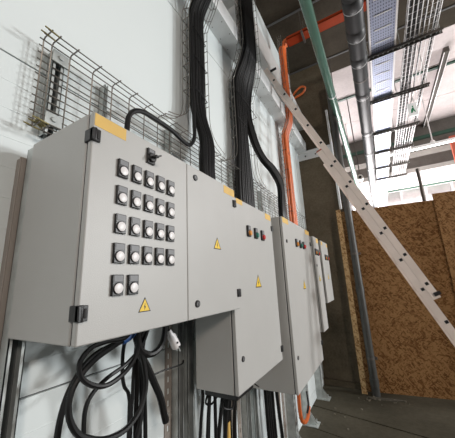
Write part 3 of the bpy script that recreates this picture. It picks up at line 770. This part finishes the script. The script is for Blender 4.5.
# wire tray
WX0, WX1 = .64, .93
mb = MB()
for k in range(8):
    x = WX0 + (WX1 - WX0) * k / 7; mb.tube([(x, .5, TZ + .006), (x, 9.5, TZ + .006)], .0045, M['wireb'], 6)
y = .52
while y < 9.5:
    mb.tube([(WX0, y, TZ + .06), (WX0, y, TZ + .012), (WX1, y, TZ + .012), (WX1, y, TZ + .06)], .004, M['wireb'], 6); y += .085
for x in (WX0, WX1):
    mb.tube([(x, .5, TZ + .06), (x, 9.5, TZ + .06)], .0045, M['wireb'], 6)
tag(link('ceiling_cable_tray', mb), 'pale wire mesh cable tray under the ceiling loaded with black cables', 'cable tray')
for x, rr in ((.66, .016), (.695, .015), (.725, .014), (.752, .010), (.80, .006), (.905, .016)):
    cable([(x, .5, TZ + .018 + rr), (x, 3, TZ + .018 + rr), (x + .004, 6, TZ + .018 + rr), (x, 9.5, TZ + .018 + rr)], rr, M['rubber'], 'black cable lying in the pale ceiling mesh tray', 'black cables in the ceiling mesh tray', per=4)
def trapeze(y, z, label):
    mb = MB(); mb.box((.235, y - .028, z), (.985, y + .028, z + .003), M['steel'])
    for e in (-.028, .025): mb.box((.235, y + e, z - .03), (.985, y + e + .003, z + .003), M['steel'])
    for k in range(14): mb.box((.25 + k * .052, y - .025, z - .012), (.262 + k * .052, y + .025, z), M['zinc'])
    o = link('support_channel', mb); tag(o, label, 'support channel')
    for x in (.255, .59, .96):
        r_ = MB(); r_.tube([(x, y, z - .03), (x, y, ZC if y < 8.4 else ZC)], .005, M['zinc'], 6)
        r_.tube([(x, y, z - .016), (x, y, z - .004)], .011, M['zinc'], 6); link('threaded_rod', r_, o)
for y, t in ((3.28, 'nearest'), (4.26, 'second nearest'), (5.36, 'third'), (6.3, 'fourth'), (7.3, 'fifth'), (8.2, 'farthest')):
    trapeze(y, TZ - .006, t + ' of the dark crossbars carrying both ceiling trays' )
# exit sign
mb = MB(); mb.box((.745, 4.66, 3.985), (.865, 4.70, 4.195), M['signface'])
ex = link('exit_sign', mb, bevel=.004); tag(ex, 'white emergency exit sign with a green pictogram under the ceiling mesh tray', 'sign')
mb = MB()
q = lambda a, b: (.805 + a * .036, 4.08 + b * .05)
mb.prism([q(-.9, -1), q(-.3, -1), q(.1, -.2), q(.5, -.9), q(.9, -.9), q(.4, .1), q(.3, .8), q(-.2, .7), q(-.7, .1)], 'y', 4.655, 4.662, M['cyan'])
mb.prism([(.808 + .012 * math.cos(t * .785), 4.138 + .012 * math.sin(t * .785)) for t in range(8)], 'y', 4.655, 4.662, M['cyan'])
link('pictogram', mb, ex)
mb = MB()
for x in (.76, .85): mb.tube([(x, 4.68, 4.195), (x, 4.68, 4.2)], .003, M['steel'], 6)
link('hanger', mb, ex)
# long grey channel along the ceiling, green strips, pendant lamp, posts
mb = MB(); mb.box((1.60, 5.55, ZC - .10), (1.68, 8.45, ZC - .002), M['ceilg']); mb.box((1.592, 5.55, ZC - .11), (1.606, 8.45, ZC - .10), M['wireb']); mb.box((1.674, 5.55, ZC - .11), (1.688, 8.45, ZC - .10), M['wireb'])
tag(link('ceiling_channel', mb), 'grey channel fixed lengthwise to the pale ceiling planks', 'channel')
mb = MB(); mb.box((-.36, 6.03, ZC - .03), (6, 6.09, ZC - .001), M['stripe']); tag(link('green_strip', mb), 'dark green strip across the pale ceiling planks', 'strip')
mb = MB(); mb.box((-.6, 8.40, 5.16), (6, 8.449, 5.25), M['stripe']); tag(link('green_strip', mb), 'dark green strip along the face of the grey far beam', 'strip')
lt = empty('pendant_lamp', (1.6, 7.0, 4.33), 'long linear lamp hanging crosswise beyond the ceiling trays', 'lamp')
mb = MB(); mb.box((.55, 6.96, 4.345), (3.4, 7.04, 4.40), M['post']); link('housing', mb, lt)
mb = MB(); mb.box((.57, 6.975, 4.325), (3.38, 7.025, 4.345), M['tube']); link('light_tube', mb, lt)
for x in (1.42, 2.6):
    mb = MB(); mb.tube([(x, 7.0, 4.40), (x, 7.0, ZC)], .012, M['wireb'], 6); mb.tube([(x, 7.0, 4.40), (x, 7.0, 4.46)], [.06, .03], M['wireb'], 10); link('suspension_rod', mb, lt)
mb = MB(); mb.box((2.04, 8.30, 2.2), (2.3, 8.40, 5.0), M['redsteel']); tag(link('steel_column', mb), 'red oxide steel column in the far hall', 'column')
mb = MB(); mb.tube([(.89, 6.0, 0), (.89, 6.0, 3.55)], .03, M['steel'], 12); tag(link('steel_post', mb), 'dark slim steel post rising behind the OSB sheet', 'post')
# gallery in the far hall
gl = empty('gallery_railing', (3, 13, 3.9), 'pale railing of the far gallery beyond the OSB partition', 'railing')
mb = MB(); mb.box((.3, 12.9, 4.35), (8, 13.0, 4.52), M['post']); link('lower_rail', mb, gl)
mb = MB(); mb.box((.3, 12.9, 5.02), (8, 13.0, 5.08), M['pipeg']); link('top_rail', mb, gl)
for i in range(9):
    mb = MB(); mb.box((.3 + i * .85, 12.91, 4.52), (.38 + i * .85, 12.99, 5.02), M['post']); link('baluster', mb, gl)
mb = MB(); mb.box((.3, 13.05, 4.4), (8, 13.07, 5.02), M['far']); link('infill_sheet', mb, gl)
# dark valve box beside the green pipe
mb = MB(); mb.tube([(-.10, 6.0, 3.62), (-.10, 6.14, 3.62)], .06, M['white'], 14); mb.tube([(-.10, 5.99, 3.62), (-.10, 6.0, 3.62)], .03, M['black'], 10); mb.tube([(-.10, 6.07, 3.68), (-.10, 6.07, ZC)], .01, M['steel'], 6)
tag(link('ceiling_spotlight', mb), 'small white round fixture hanging beside the green pipe', 'lamp')

# ------------------------------------------------------------------ light
w = bpy.data.worlds.new('world'); SC.world = w; w.use_nodes = True
w.node_tree.nodes['Background'].inputs['Color'].default_value = (.95, .98, 1.0, 1); w.node_tree.nodes['Background'].inputs['Strength'].default_value = .24
def area(name, loc, target, size, power, col=(1, 1, 1)):
    l = bpy.data.lights.new(name, 'AREA'); l.energy = power; l.size = size; l.color = col; l.shape = 'DISK'
    o = bpy.data.objects.new(name, l); COL.objects.link(o); o.location = loc
    o.rotation_euler = (Vector(target) - Vector(loc)).to_track_quat('-Z', 'Y').to_euler()
    return o
area('hall_lamp_far', (5.6, 5.9, 3.9), (-.9, 2.0, 2.0), .6, 210, (1, .99, .98))
area('hall_lamp_near', (5.8, -4.2, 5.2), (-.7, 2.4, 1.8), 1.2, 245, (1, .87, .77))
area('far_ceiling_uplight', (-.1, 9.5, 2.6), (-.1, 6.6, 5.6), 3.0, 520, (1, .955, .955))  # added uplight hidden behind the OSB to brighten the far ceiling
area('gallery_uplight', (2.0, 13.2, 2.4), (2.2, 13.4, 5.6), 3.0, 700, (1, .965, .965))  # second added uplight, whitens the ceiling past the far beams
area('side_fill', (6.8, 4.7, 2.3), (-1, 2.0, 1.8), 1.1, 305, (.98, 1, 1))  # added unseen fill for beam undersides, lower wall and cable shadows

SC.view_settings.view_transform = 'Standard'; SC.view_settings.look = 'None'
SC.view_settings.exposure = 0.0; SC.view_settings.gamma = 1.0; SC.view_settings.use_curve_mapping = False
